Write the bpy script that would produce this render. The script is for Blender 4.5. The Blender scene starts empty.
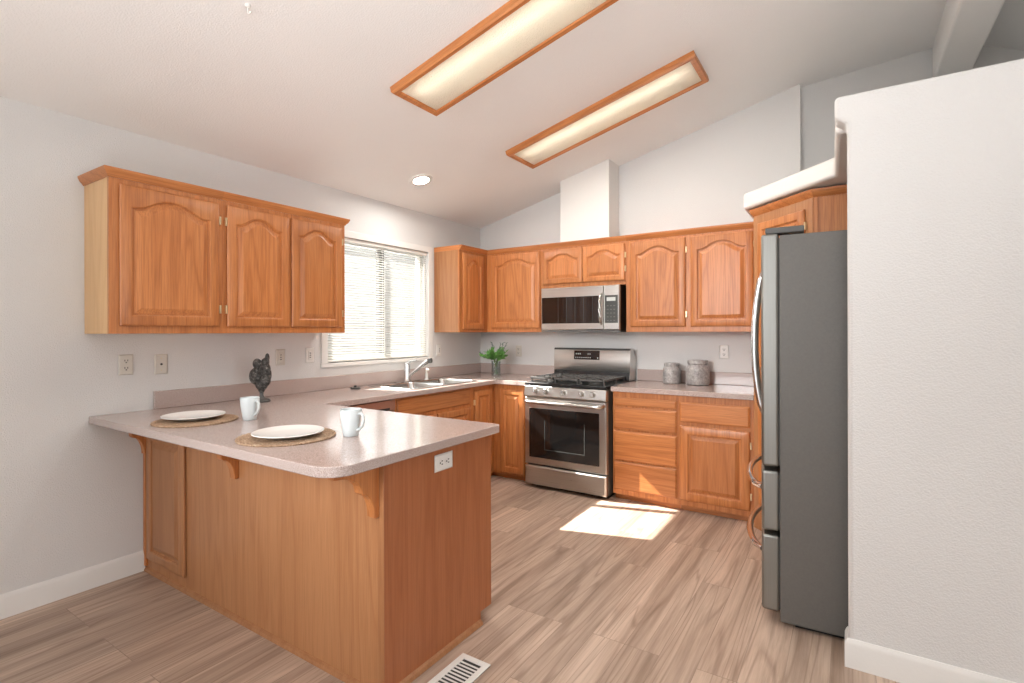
import bpy, bmesh, math, random
from mathutils import Vector, Matrix
random.seed(7)
PI = math.pi
sc = bpy.context.scene
COL = sc.collection

# ------------------------------------------------------------------ camera, sky, sun, daylight and fill lights, exposure
cam = bpy.data.cameras.new('camera'); cam_o = bpy.data.objects.new('camera', cam); COL.objects.link(cam_o)
cam.sensor_fit = 'HORIZONTAL'; cam.sensor_width = 36.0; cam.lens = 517.63 * 36.0 / 1024.0
cam.shift_y = -(341.5 - 331.59) / 1024.0
cam.clip_start = 0.05; cam.clip_end = 200
yaw, roll = math.radians(33.0202), math.radians(-0.1495)
cam_o.matrix_world = Matrix.Translation((3.408, -4.6053, 1.3687)) @ Matrix.Rotation(yaw, 4, 'Z') @ Matrix.Rotation(PI / 2, 4, 'X') @ Matrix.Rotation(roll, 4, 'Z')
sc.camera = cam_o

world = bpy.data.worlds.new('sky'); sc.world = world; world.use_nodes = True
bg = world.node_tree.nodes['Background']
bg.inputs[0].default_value = (0.86, 0.93, 1.0, 1); bg.inputs[1].default_value = 1.0

sun = bpy.data.lights.new('sun', 'SUN'); sun.energy = 34.0; sun.angle = math.radians(0.53); sun.color = (1.0, 0.955, 0.88)
sun_o = bpy.data.objects.new('sun', sun); COL.objects.link(sun_o)
sun_o.rotation_euler = Vector((1.0, 0.29, -0.858)).to_track_quat('-Z', 'Y').to_euler()

def area_light(name, loc, direction, sx, sy, watts, color=(0.985, 0.99, 1.0)):
    l = bpy.data.lights.new(name, 'AREA'); l.shape = 'RECTANGLE'; l.size = sx; l.size_y = sy; l.energy = watts; l.color = color
    o = bpy.data.objects.new(name, l); COL.objects.link(o); o.location = loc
    o.rotation_euler = Vector(direction).to_track_quat('-Z', 'Y').to_euler()
    return o
# added area fill at unseen openings behind the camera; daylight at the kitchen window
area_light('fill_rear', (2.6, -8.9, 1.35), (0, 1, 0.2), 4.4, 2.3, 30)
area_light('fill_side', (7.85, -3.7, 1.35), (-1, 0, 0.15), 2.9, 2.3, 52)
area_light('daylight_kitchen_window', (-0.3, -1.43, 1.64), (1, 0, 0), 1.2, 1.05, 8)
# added fill: unseen uplight for the vaulted ceiling, soft light aimed into the kitchen
upl = area_light('fill_uplight', (3.6, -5.3, 0.6), (-0.25, 0.35, 1), 2.0, 1.6, 46)
upl.data.spread = math.radians(110)
fl = area_light('fill_kitchen', (1.6, -5.8, 2.0), (0.04, 1.0, -0.16), 1.3, 1.3, 14)
fl.data.spread = math.radians(62)

sc.view_settings.view_transform = 'Standard'
sc.view_settings.look = 'None'
sc.view_settings.exposure = 0.1
sc.view_settings.gamma = 1.0
sc.view_settings.use_curve_mapping = False

# ------------------------------------------------------------------ materials
def srgb(r, g, b):
    f = lambda c: (c / 12.92 if c <= 0.04045 else ((c + 0.055) / 1.055) ** 2.4)
    return (f(r / 255), f(g / 255), f(b / 255), 1)

class NT:
    def __init__(s, name):
        s.m = bpy.data.materials.new(name); s.m.use_nodes = True; s.t = s.m.node_tree
        s.b = s.t.nodes['Principled BSDF']; s.out = s.t.nodes['Material Output']
    def n(s, kind, **kw):
        nd = s.t.nodes.new(kind)
        for k, v in kw.items():
            if isinstance(k, str) and hasattr(nd, k): setattr(nd, k, v)
        return nd
    def l(s, a, b): s.t.links.new(a, b)
    def coords(s, scale, rnd=True, rot=(0, 0, 0)):
        tc = s.n('ShaderNodeTexCoord'); mp = s.n('ShaderNodeMapping'); mp.inputs['Scale'].default_value = scale
        mp.inputs['Rotation'].default_value = rot
        if rnd:
            oi = s.n('ShaderNodeObjectInfo'); va = s.n('ShaderNodeVectorMath', operation='MULTIPLY_ADD')
            s.l(oi.outputs['Random'], va.inputs[0]); va.inputs[1].default_value = (7.3, 5.1, 3.7); s.l(tc.outputs['Object'], va.inputs[2])
            s.l(va.outputs[0], mp.inputs[0])
        else:
            s.l(tc.outputs['Object'], mp.inputs[0])
        return mp.outputs[0]
    def noise(s, vec, scale, detail=4, rough=0.5, dist=0.0):
        nd = s.n('ShaderNodeTexNoise'); nd.inputs['Scale'].default_value = scale; nd.inputs['Detail'].default_value = detail
        nd.inputs['Roughness'].default_value = rough; nd.inputs['Distortion'].default_value = dist
        if vec is not None: s.l(vec, nd.inputs['Vector'])
        return nd.outputs[0]
    def ramp(s, fac, stops):
        r = s.n('ShaderNodeValToRGB'); e = r.color_ramp.elements
        while len(e) < len(stops): e.new(0.5)
        for el, (p, c) in zip(e, stops): el.position = p; el.color = c
        s.l(fac, r.inputs[0]); return r.outputs[0]
    def mix(s, fac, a, b, mode='MIX'):
        m = s.n('ShaderNodeMix', data_type='RGBA', blend_type=mode)
        for sock, v in ((m.inputs[0], fac), (m.inputs[6], a), (m.inputs[7], b)):
            if hasattr(v, 'links') or isinstance(v, bpy.types.NodeSocket): s.l(v, sock)
            else: sock.default_value = v
        return m.outputs[2]
    def math(s, op, a, b=0.0):
        m = s.n('ShaderNodeMath', operation=op)
        for i, v in enumerate((a, b)):
            if isinstance(v, bpy.types.NodeSocket): s.l(v, m.inputs[i])
            else: m.inputs[i].default_value = v
        return m.outputs[0]
    def bump(s, h, strength, dist):
        b = s.n('ShaderNodeBump'); b.inputs['Strength'].default_value = strength; b.inputs['Distance'].default_value = dist
        s.l(h, b.inputs['Height']); s.l(b.outputs[0], s.b.inputs['Normal'])
    def set(s, **kw):
        for k, v in kw.items():
            sk = s.b.inputs[k.replace('_', ' ')]
            if isinstance(v, bpy.types.NodeSocket): s.l(v, sk)
            else: sk.default_value = v
        return s

def plain(name, color, rough=0.5, metal=0.0, spec=0.5, noise_amt=0.06, nscale=30):
    t = NT(name); v = t.coords((1, 1, 1))
    f = t.noise(v, nscale, 3)
    dark = tuple(c * (1 - noise_amt) for c in color[:3]) + (1,); light = tuple(min(1, c * (1 + noise_amt)) for c in color[:3]) + (1,)
    t.set(Base_Color=t.ramp(f, [(0.3, dark), (0.7, light)]), Roughness=rough, Metallic=metal, Specular_IOR_Level=spec)
    return t.m

def paint(name, color, bump=0.35, scale=170, rough=0.6):
    t = NT(name); v = t.coords((1, 1, 1), rnd=False)
    f = t.noise(v, scale, 2, 0.5)
    big = t.noise(v, 1.2, 2)
    c2 = tuple(c * 0.97 for c in color[:3]) + (1,)
    t.set(Base_Color=t.ramp(big, [(0.35, c2), (0.65, color)]), Roughness=rough, Specular_IOR_Level=0.3)
    t.bump(t.ramp(f, [(0.35, (0, 0, 0, 1)), (0.65, (1, 1, 1, 1))]), bump, 0.004)
    return t.m

def oak(name, axis, base, dark, light, rough=0.4, pore=0.2, coat=0.15):
    t = NT(name)
    s = [1.0, 1.0, 1.0]; s[axis] = 0.07
    v = t.coords(tuple(s))
    n1 = t.noise(v, 5.0, 3, 0.5, 0.4)
    rings = t.math('FRACT', t.math('MULTIPLY', n1, 9.0))
    tri = t.math('ABSOLUTE', t.math('SUBTRACT', rings, 0.5))
    s2 = [1.0, 1.0, 1.0]; s2[axis] = 0.025
    v2 = t.coords(tuple(s2))
    p = t.noise(v2, 190, 3, 0.6)
    big = t.noise(t.coords((1, 1, 0.5)), 2.0, 2)
    c1 = t.ramp(tri, [(0.0, dark), (0.18, base), (0.5, light)])
    c2 = t.mix(0.38, base, c1)
    pm = t.ramp(p, [(0.38, (1 - pore, 1 - pore * 1.15, 1 - pore * 1.3, 1)), (0.56, (1, 1, 1, 1))])
    c3 = t.mix(1.0, c2, pm, 'MULTIPLY')
    c4 = t.mix(t.ramp(big, [(0.3, (0.0, 0, 0, 1)), (0.7, (0.35, 0.35, 0.35, 1))]), c3, t.mix(0.5, c3, dark))
    oi = t.n('ShaderNodeObjectInfo')
    hs = t.n('ShaderNodeHueSaturation'); t.l(c4, hs.inputs['Color'])
    t.l(t.math('MULTIPLY_ADD', oi.outputs['Random'], 0.16), hs.inputs['Value'])
    hs.inputs['Value'].default_value = 1.0
    m = [x for x in t.t.nodes if x.type == 'MATH' and x.operation == 'MULTIPLY_ADD'][-1]; m.inputs[2].default_value = 0.92
    t.set(Base_Color=hs.outputs[0], Roughness=rough, Coat_Weight=coat, Coat_Roughness=0.25, Specular_IOR_Level=0.45)
    t.bump(p, 0.12, 0.001)
    return t.m

OB, OD, OL = srgb(198, 126, 71), srgb(154, 87, 44), srgb(212, 144, 88)
M = {}
M['oak_z'] = oak('oak_upright_grain', 2, OB, OD, OL)
M['oak_x'] = oak('oak_level_grain', 0, OB, OD, OL)
M['oak_y'] = oak('oak_level_grain_deep', 1, OB, OD, OL)
M['veneer'] = oak('oak_veneer', 2, srgb(178, 124, 82), srgb(158, 102, 64), srgb(190, 138, 96), 0.42, 0.12, 0.1)
M['maple'] = oak('pale_veneer', 2, srgb(220, 178, 128), srgb(208, 162, 110), srgb(228, 190, 142), 0.4, 0.08, 0.1)
M['wall'] = paint('wall_paint', srgb(225, 224, 222), 0.3)
M['ceil'] = paint('ceiling_paint', srgb(245, 244, 242), 0.22, 130)
M['trim'] = paint('trim_paint', srgb(236, 234, 230), 0.05, 100, 0.4)
M['white'] = plain('white_plastic', srgb(232, 230, 225), 0.35, noise_amt=0.02)
M['almond'] = plain('ivory_plastic', srgb(215, 210, 200), 0.4, noise_amt=0.02)
M['vinyl'] = plain('white_vinyl', srgb(225, 224, 218), 0.35, noise_amt=0.02)
M['slot'] = plain('dark_slot', srgb(52, 50, 48), 0.6)
M['black'] = plain('black_enamel', srgb(26, 26, 27), 0.3)
M['iron'] = plain('cast_iron', srgb(84, 83, 81), 0.38)
M['glass_black'] = plain('black_glass', srgb(22, 21, 21), 0.06, spec=0.7)
M['panel_grey'] = plain('control_panel_grey', srgb(70, 72, 70), 0.25)
M['legend'] = plain('panel_legend', srgb(190, 190, 186), 0.5)
M['display'] = plain('display_window', srgb(196, 200, 196), 0.4)
M['fridge_side'] = plain('grey_enamel', srgb(104, 102, 98), 0.42, noise_amt=0.05, nscale=120)
M['dark_plastic'] = plain('dark_grey_plastic', srgb(88, 88, 86), 0.45)
M['chrome'] = plain('chrome', srgb(225, 225, 225), 0.12, 1.0, noise_amt=0.01)
M['hinge'] = plain('hinge_metal', srgb(225, 205, 165), 0.3, 0.8, noise_amt=0.02)
M['porcelain'] = plain('white_porcelain', srgb(238, 237, 233), 0.15, noise_amt=0.01)
M['mug_glaze'] = plain('pale_glaze', srgb(208, 215, 216), 0.15, noise_amt=0.01)
M['ground'] = plain('outside_gravel', srgb(112, 110, 104), 0.9, noise_amt=0.2, nscale=8)
M['soil'] = plain('dark_foam', srgb(60, 70, 45), 0.9)

def brushed(name, color, axis, rough=0.3):
    t = NT(name); s = [1.0, 1.0, 1.0]; s[axis] = 0.01
    f = t.noise(t.coords(tuple(s)), 260, 3, 0.6)
    d = tuple(c * 0.9 for c in color[:3]) + (1,)
    t.set(Base_Color=t.ramp(f, [(0.3, d), (0.7, color)]), Metallic=1.0, Roughness=t.math('MULTIPLY_ADD', f, 0.12))
    m = [x for x in t.t.nodes if x.type == 'MATH'][-1]; m.inputs[2].default_value = rough - 0.06
    return t.m
M['steel_x'] = brushed('brushed_steel', srgb(200, 198, 194), 0)
M['steel_y'] = brushed('brushed_steel_upright', srgb(196, 195, 190), 2, 0.28)
M['steel_door'] = brushed('brushed_door_steel', srgb(150, 150, 146), 2, 0.45)
M['steel_basin'] = brushed('sink_steel', srgb(205, 205, 203), 1, 0.25)

def make_floor():
    t = NT('vinyl_plank_floor')
    tc = t.n('ShaderNodeTexCoord'); sp = t.n('ShaderNodeSeparateXYZ'); cb = t.n('ShaderNodeCombineXYZ')
    t.l(tc.outputs['Object'], sp.inputs[0]); t.l(sp.outputs[1], cb.inputs[0]); t.l(sp.outputs[0], cb.inputs[1])
    br = t.n('ShaderNodeTexBrick'); t.l(cb.outputs[0], br.inputs['Vector'])
    br.offset = 0.37; br.offset_frequency = 3
    br.inputs['Color1'].default_value = (0, 0, 0, 1); br.inputs['Color2'].default_value = (1, 1, 1, 1); br.inputs['Mortar'].default_value = (0.5, 0.5, 0.5, 1)
    br.inputs['Scale'].default_value = 1.0; br.inputs['Mortar Size'].default_value = 0.0014; br.inputs['Mortar Smooth'].default_value = 0.2
    br.inputs['Brick Width'].default_value = 1.22; br.inputs['Row Height'].default_value = 0.152; br.inputs['Bias'].default_value = 0.0
    tone = br.outputs['Color']; seam = br.outputs['Fac']
    va = t.n('ShaderNodeVectorMath', operation='MULTIPLY_ADD'); t.l(tone, va.inputs[0]); va.inputs[1].default_value = (13.1, 7.7, 3.3); t.l(tc.outputs['Object'], va.inputs[2])
    def vec(sx, sy):
        mp = t.n('ShaderNodeMapping'); mp.inputs['Scale'].default_value = (sx, sy, 1); t.l(va.outputs[0], mp.inputs[0]); return mp.outputs[0]
    n1 = t.noise(vec(1, 0.08), 11.0, 5, 0.6, 0.6)
    n3 = t.noise(vec(1, 0.05), 8.0, 1.5, 0.45, 0.15)
    rings = t.math('ABSOLUTE', t.math('SUBTRACT', t.math('FRACT', t.math('MULTIPLY', n3, 11.0)), 0.5))
    n2 = t.noise(vec(1, 0.03), 90.0, 4, 0.65)
    base = t.ramp(n1, [(0.28, srgb(152, 130, 114)), (0.5, srgb(188, 166, 149)), (0.72, srgb(212, 191, 173))])
    c = t.mix(t.ramp(rings, [(0.0, (0.42, 0.42, 0.42, 1)), (0.15, (0, 0, 0, 1))]), base, srgb(122, 96, 80))
    c = t.mix(1.0, c, t.ramp(n2, [(0.3, (0.84, 0.82, 0.80, 1)), (0.62, (1.05, 1.05, 1.05, 1))]), 'MULTIPLY')
    c = t.mix(1.0, c, t.ramp(tone, [(0.0, (0.84, 0.83, 0.82, 1)), (1.0, (1.10, 1.09, 1.08, 1))]), 'MULTIPLY')
    c = t.mix(t.math('MULTIPLY', seam, 0.4), c, srgb(84, 66, 56))
    t.set(Base_Color=c, Roughness=t.math('MULTIPLY_ADD', n2, 0.15), Specular_IOR_Level=0.35)
    m = [x for x in t.t.nodes if x.type == 'MATH'][-1]; m.inputs[2].default_value = 0.36
    t.bump(t.math('SUBTRACT', n2, t.math('MULTIPLY', seam, 1.5)), 0.12, 0.002)
    return t.m
M['floor'] = make_floor()

def make_laminate():
    t = NT('speckled_laminate'); v = t.coords((1, 1, 1), rnd=False)
    a = t.noise(v, 300, 2, 0.6); b = t.noise(v, 130, 3, 0.6)
    c = t.ramp(a, [(0.32, srgb(144, 126, 120)), (0.5, srgb(182, 164, 157)), (0.68, srgb(212, 199, 193))])
    c = t.mix(t.ramp(b, [(0.42, (0, 0, 0, 1)), (0.6, (0.35, 0.35, 0.35, 1))]), c, srgb(194, 178, 171))
    t.set(Base_Color=c, Roughness=0.17, Specular_IOR_Level=0.75)
    return t.m
M['laminate'] = make_laminate()

def make_glass(name, tint=(1, 1, 1, 1), refl=0.07):
    t = NT(name)
    tr = t.n('ShaderNodeBsdfTransparent'); tr.inputs[0].default_value = tint
    gl = t.n('ShaderNodeBsdfGlossy'); gl.inputs['Roughness'].default_value = 0.02
    lw = t.n('ShaderNodeLayerWeight'); lw.inputs[0].default_value = 0.25
    mx = t.n('ShaderNodeMixShader'); t.l(t.math('ADD', t.math('MULTIPLY', lw.outputs['Fresnel'], 0.6), refl * 0.5), mx.inputs[0])
    t.l(tr.outputs[0], mx.inputs[1]); t.l(gl.outputs[0], mx.inputs[2]); t.l(mx.outputs[0], t.out.inputs[0])
    return t.m
M['glass'] = make_glass('window_glass')
M['vase_glass'] = make_glass('vase_glass', (0.9, 0.94, 0.93, 1), 0.12)
M['water'] = make_glass('vase_water', (0.86, 0.9, 0.88, 1), 0.05)

def emit(name, color, strength):
    t = NT(name); e = t.n('ShaderNodeEmission'); e.inputs[0].default_value = color; e.inputs[1].default_value = strength
    t.l(e.outputs[0], t.out.inputs[0]); return t.m
M['tube'] = emit('fluorescent_tube', (1.0, 0.94, 0.86, 1), 9.5)
M['lamp'] = emit('recessed_lamp_lens', (1.0, 0.97, 0.92, 1), 260.0)

def make_acrylic():
    t = NT('pebbled_acrylic'); v = t.coords((1, 1, 1))
    vo = t.n('ShaderNodeTexVoronoi'); vo.inputs['Scale'].default_value = 130; t.l(v, vo.inputs['Vector'])
    bp = t.n('ShaderNodeBump'); bp.inputs['Strength'].default_value = 0.7; bp.inputs['Distance'].default_value = 0.004; t.l(vo.outputs[0], bp.inputs['Height'])
    tl = t.n('ShaderNodeBsdfTranslucent'); tl.inputs[0].default_value = (0.92, 0.89, 0.82, 1); t.l(bp.outputs[0], tl.inputs['Normal'])
    df = t.n('ShaderNodeBsdfDiffuse'); df.inputs[0].default_value = (0.82, 0.79, 0.71, 1); t.l(bp.outputs[0], df.inputs['Normal'])
    gl = t.n('ShaderNodeBsdfGlossy'); gl.inputs['Roughness'].default_value = 0.25; t.l(bp.outputs[0], gl.inputs['Normal'])
    m1 = t.n('ShaderNodeMixShader'); m1.inputs[0].default_value = 0.4; t.l(tl.outputs[0], m1.inputs[1]); t.l(df.outputs[0], m1.inputs[2])
    m2 = t.n('ShaderNodeMixShader'); m2.inputs[0].default_value = 0.06; t.l(m1.outputs[0], m2.inputs[1]); t.l(gl.outputs[0], m2.inputs[2])
    t.l(m2.outputs[0], t.out.inputs[0]); return t.m
M['acrylic'] = make_acrylic()

def make_slat():
    t = NT('blind_slat'); v = t.coords((1, 1, 1))
    df = t.n('ShaderNodeBsdfDiffuse'); tl = t.n('ShaderNodeBsdfTranslucent')
    c = t.ramp(t.noise(v, 8, 2), [(0.3, srgb(204, 203, 197)), (0.7, srgb(214, 213, 208))])
    t.l(c, df.inputs[0]); t.l(c, tl.inputs[0])
    mx = t.n('ShaderNodeMixShader'); mx.inputs[0].default_value = 0.1
    t.l(df.outputs[0], mx.inputs[1]); t.l(tl.outputs[0], mx.inputs[2]); t.l(mx.outputs[0], t.out.inputs[0]); return t.m
M['slat'] = make_slat()

def make_stoneware():
    t = NT('grey_stoneware'); v = t.coords((1, 1, 1))
    a = t.noise(v, 55, 4, 0.65, 0.6); b = t.noise(v, 14, 3)
    c = t.ramp(a, [(0.3, srgb(128, 124, 122)), (0.5, srgb(164, 160, 157)), (0.72, srgb(206, 202, 199))])
    c = t.mix(t.ramp(b, [(0.4, (0, 0, 0, 1)), (0.65, (0.4, 0.4, 0.4, 1))]), c, srgb(126, 120, 122))
    t.set(Base_Color=c, Roughness=0.3); t.bump(a, 0.25, 0.003); return t.m
M['stoneware'] = make_stoneware()

def make_figure():
    t = NT('weathered_metal'); v = t.coords((1, 1, 1))
    a = t.noise(v, 60, 4, 0.7); 
    c = t.ramp(a, [(0.36, srgb(40, 38, 37)), (0.54, srgb(84, 81, 78)), (0.72, srgb(160, 156, 150))])
    t.set(Base_Color=c, Roughness=0.45, Metallic=0.3); t.bump(a, 1.0, 0.012); return t.m
M['figure'] = make_figure()

def make_seagrass():
    t = NT('woven_seagrass'); v = t.coords((1, 1, 1))
    a = t.noise(v, 160, 3, 0.6); b = t.noise(v, 30, 3)
    c = t.ramp(a, [(0.3, srgb(110, 84, 62)), (0.5, srgb(170, 140, 112)), (0.7, srgb(216, 192, 166))])
    c = t.mix(t.ramp(b, [(0.4, (0, 0, 0, 1)), (0.65, (0.45, 0.45, 0.45, 1))]), c, srgb(140, 110, 82))
    t.set(Base_Color=c, Roughness=0.8); t.bump(a, 0.6, 0.003); return t.m
M['seagrass'] = make_seagrass()
M['leaf'] = plain('green_leaf', srgb(104, 156, 78), 0.5, noise_amt=0.35, nscale=40)
M['leaf_grey'] = plain('grey_green_leaf', srgb(112, 128, 120), 0.6, noise_amt=0.2, nscale=40)
M['stem'] = plain('green_stem', srgb(96, 124, 70), 0.6)

def make_siding():
    t = NT('neighbour_siding'); tc = t.n('ShaderNodeTexCoord'); sp = t.n('ShaderNodeSeparateXYZ'); t.l(tc.outputs['Object'], sp.inputs[0])
    f = t.math('FRACT', t.math('MULTIPLY', sp.outputs[2], 6.0))
    t.set(Base_Color=t.ramp(f, [(0.0, srgb(150, 150, 148)), (0.08, srgb(222, 222, 218))]), Roughness=0.8); return t.m
M['siding'] = make_siding()

# ------------------------------------------------------------------ mesh helpers
class B:
    def __init__(s): s.bm = bmesh.new()
    def box(s, x0, x1, y0, y1, z0, z1, mx=None):
        vs = [Vector((x, y, z)) for x in (x0, x1) for y in (y0, y1) for z in (z0, z1)]
        if mx is not None: vs = [mx @ v for v in vs]
        v = [s.bm.verts.new(p) for p in vs]
        for f in ((0, 1, 3, 2), (4, 6, 7, 5), (0, 4, 5, 1), (2, 3, 7, 6), (0, 2, 6, 4), (1, 5, 7, 3)): s.bm.faces.new([v[i] for i in f])
        return s
    def loops(s, rings, cap0=True, cap1=True, closed=True):
        R = [[s.bm.verts.new(p) for p in r] for r in rings]
        n = len(R[0])
        for a, b in zip(R, R[1:]):
            for i in range(n if closed else n - 1):
                j = (i + 1) % n
                s.bm.faces.new((a[i], a[j], b[j], b[i]))
        if cap0: s.bm.faces.new(R[0][::-1])
        if cap1: s.bm.faces.new(R[-1])
        return s
    def prism(s, poly, a, b, axis='z'):
        f = {'z': lambda p, h: (p[0], p[1], h), 'x': lambda p, h: (h, p[0], p[1]), 'y': lambda p, h: (p[0], h, p[1])}[axis]
        return s.loops([[Vector(f(p, a)) for p in poly], [Vector(f(p, b)) for p in poly]])
    def lathe(s, prof, c=(0, 0, 0), n=32, mx=None, cap0=True, cap1=True):
        rings = []
        for r, z in prof:
            ring = [Vector((r * math.cos(2 * PI * i / n), r * math.sin(2 * PI * i / n), z)) for i in range(n)]
            if mx is not None: ring = [mx @ p for p in ring]
            rings.append([p + Vector(c) for p in ring])
        return s.loops(rings, cap0, cap1)
    def tube(s, path, r, n=10, flat=1.0, up=Vector((0, 0, 1))):
        path = [Vector(p) for p in path]; rings = []
        rr = r if isinstance(r, (list, tuple)) else [r] * len(path)
        for i, p in enumerate(path):
            d = (path[min(i + 1, len(path) - 1)] - path[max(i - 1, 0)]).normalized()
            a = d.cross(up)
            if a.length < 1e-3: a = d.cross(Vector((1, 0, 0)))
            a.normalize(); b = a.cross(d).normalized()
            rings.append([p + a * (rr[i] * math.cos(2 * PI * k / n)) + b * (rr[i] * flat * math.sin(2 * PI * k / n)) for k in range(n)])
        return s.loops(rings)
    def sweep(s, path, prof):
        """path of plan points; prof of (outward offset, z); outward is the right-hand side of travel"""
        P = [Vector(p) for p in path]; cols = []
        for i, p in enumerate(P):
            d0 = (P[i] - P[i - 1]).normalized() if i > 0 else None
            d1 = (P[i + 1] - P[i]).normalized() if i < len(P) - 1 else None
            nr = lambda d: Vector((d.y, -d.x))
            if d0 is None: m = nr(d1)
            elif d1 is None: m = nr(d0)
            else:
                m = nr(d0) + nr(d1); m = m / max(0.2, m.dot(nr(d0)))
            cols.append([Vector((p.x + m.x * o, p.y + m.y * o, z)) for o, z in prof])
        return s.loops(cols)
    def door(s, x0, x1, z0, z1, yb, t=0.019, arch=0.055, st=0.055, mx=None, panel=False):
        """raised panel door facing -y; arch > 0 gives the cathedral top. panel False: the frame; True: the raised panel"""
        nb, ns, nt = 6, 6, 28
        def outer(i):
            a, b, c, d = x0 + i, x1 - i, z0 + i, z1 - i
            pts = [(a + (b - a) * k / nb, c) for k in range(nb)] + [(b, c + (d - c) * k / ns) for k in range(ns)]
            pts += [(b + (a - b) * k / nt, d) for k in range(nt)] + [(a, d + (c - d) * k / ns) for k in range(ns)]
            return pts
        def inner(i):
            a, b, c = x0 + st + i, x1 - st - i, z0 + st + i
            sh = z1 - st - arch - i
            def top(u):
                w = min(1.0, abs(u) / 0.9)
                return sh + arch * (0.5 + 0.5 * math.cos(PI * w ** 1.25)) if arch else sh
            pts = [(a + (b - a) * k / nb, c) for k in range(nb)] + [(b, c + (sh - c) * k / ns) for k in range(ns)]
            pts += [(b + (a - b) * k / nt, top(1 - 2 * k / nt)) for k in range(nt)] + [(a, sh + (c - sh) * k / ns) for k in range(ns)]
            return pts
        def ring(pts, dep):
            r = [Vector((p[0], yb - dep, p[1])) for p in pts]
            return [mx @ q for q in r] if mx is not None else r
        if not panel:
            rs = [ring(inner(0.010), 0.002), ring(outer(0.006), 0.0005), ring(outer(0.006), 0.004), ring(outer(0), 0.0045), ring(outer(0), t - 0.007), ring(outer(0.003), t - 0.003), ring(outer(0.009), t), ring(inner(-0.006), t),
                  ring(inner(0), t - 0.004), ring(inner(0.002), t - 0.011), ring(inner(0.010), t - 0.012), ring(inner(0.010), 0.002)]
            return s.loops(rs, False, False)
        rs = [ring(inner(0.0085), 0.003), ring(inner(0.0085), t - 0.0125), ring(inner(0.011), t - 0.0115), ring(inner(0.034), t - 0.001), ring(inner(0.037), t), ]
        return s.loops(rs, True, True)
    def slab(s, x0, x1, z0, z1, yb, t=0.019, e=0.006, mx=None):
        def ring(i, dep):
            r = [Vector((x0 + i, yb - dep, z0 + i)), Vector((x1 - i, yb - dep, z0 + i)), Vector((x1 - i, yb - dep, z1 - i)), Vector((x0 + i, yb - dep, z1 - i))]
            return [mx @ q for q in r] if mx is not None else r
        return s.loops([ring(0.006 if t > 0.015 else 0, 0.0005), ring(0.006 if t > 0.015 else 0, 0.004 if t > 0.015 else 0.001), ring(0, 0.0045 if t > 0.015 else 0.0015), ring(0, t - e - 0.002), ring(0.003, t - e), ring(e * 1.6, t - 0.001), ring(e * 2.2, t)])
    def build(s, name, mat, parent=None, bevel=0.0, seg=2, smooth=True, angle=38, mx=None):
        if mx is not None: bmesh.ops.transform(s.bm, matrix=mx, verts=s.bm.verts)
        bmesh.ops.recalc_face_normals(s.bm, faces=s.bm.faces)
        me = bpy.data.meshes.new(name); s.bm.to_mesh(me); s.bm.free()
        o = bpy.data.objects.new(name, me); COL.objects.link(o)
        me.materials.append(M[mat] if isinstance(mat, str) else mat)
        if smooth: me.shade_smooth(); me.set_sharp_from_angle(angle=math.radians(angle))
        if bevel:
            m = o.modifiers.new('edge', 'BEVEL'); m.width = bevel; m.segments = seg; m.limit_method = 'ANGLE'; m.angle_limit = math.radians(40)
        if parent is not None: o.parent = parent
        return o

def thing(name, label, cat, loc=(0, 0, 0), rotz=0.0, group=None):
    o = bpy.data.objects.new(name, None); COL.objects.link(o); o.empty_display_size = 0.1
    o.location = loc; o.rotation_euler = (0, 0, rotz); o['label'] = label; o['category'] = cat
    if group: o['group'] = group
    return o
def tag(o, label, cat, group=None):
    o['label'] = label; o['category'] = cat
    if group: o['group'] = group
    return o
def struct(o): o['kind'] = 'structure'; return o
def copy_thing(r, label, loc, rotz=None, group=None):
    c = r.copy(); COL.objects.link(c); c.location = loc; c['label'] = label
    if rotz is not None: c.rotation_euler = (0, 0, rotz)
    for ch in list(r.children):
        d = ch.copy(); COL.objects.link(d); d.parent = c
        for g in list(ch.children):
            e = g.copy(); COL.objects.link(e); e.parent = d
    return c

# ------------------------------------------------------------------ room shell
SL = 0.254
def cz(x): return 2.505 + SL * x
struct(B().box(-0.2, 8.4, -9.2, 3.0, -0.1, 0).build('floor', 'floor'))
# left wall with the window opening
WY0, WY1, WZ0, WZ1 = -2.01, -0.85, 1.125, 2.135
lw = B().box(-0.14, 0, -9.2, WY0, 0, 2.52).box(-0.14, 0, WY1, 3.0, 0, 2.52).box(-0.14, 0, WY0, WY1, 0, WZ0).box(-0.14, 0, WY0, WY1, WZ1, 2.52)
struct(lw.build('wall_left', 'wall'))
# back wall, its raked top hidden by the ceiling; beyond it the wall swings away
bx = 3.098
struct(B().prism([(0, 0), (bx, 0), (bx, cz(bx) + 0.05), (0, cz(0) + 0.05)], 0.0, 0.12, 'y').build('wall_back', 'wall'))
th = math.radians(22)
hx, hy = bx + 2.6 * math.cos(th), 0.07 + 2.6 * math.sin(th)
ang = B(); z_r = 3.7
ang.loops([[Vector((bx, 0.07, 0)), Vector((hx, hy, 0)), Vector((hx - 0.05, hy + 0.12, 0)), Vector((bx - 0.05, 0.19, 0))],
           [Vector((bx, 0.07, z_r)), Vector((hx, hy, z_r)), Vector((hx - 0.05, hy + 0.12, z_r)), Vector((bx - 0.05, 0.19, z_r))]])
struct(ang.build('wall_passage', 'wall'))
RX = 4.06
LIGHTS = ((1.163, -2.455, -2.06), (1.14, -1.205, -0.805)); LLEN = 1.49; LFW = 0.045
cbm = bmesh.new(); ce = []
def crect(a, b, c, d): return [(a, c), (b, c), (b, d), (a, d)]
ca = math.cos(math.atan(SL))
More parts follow.
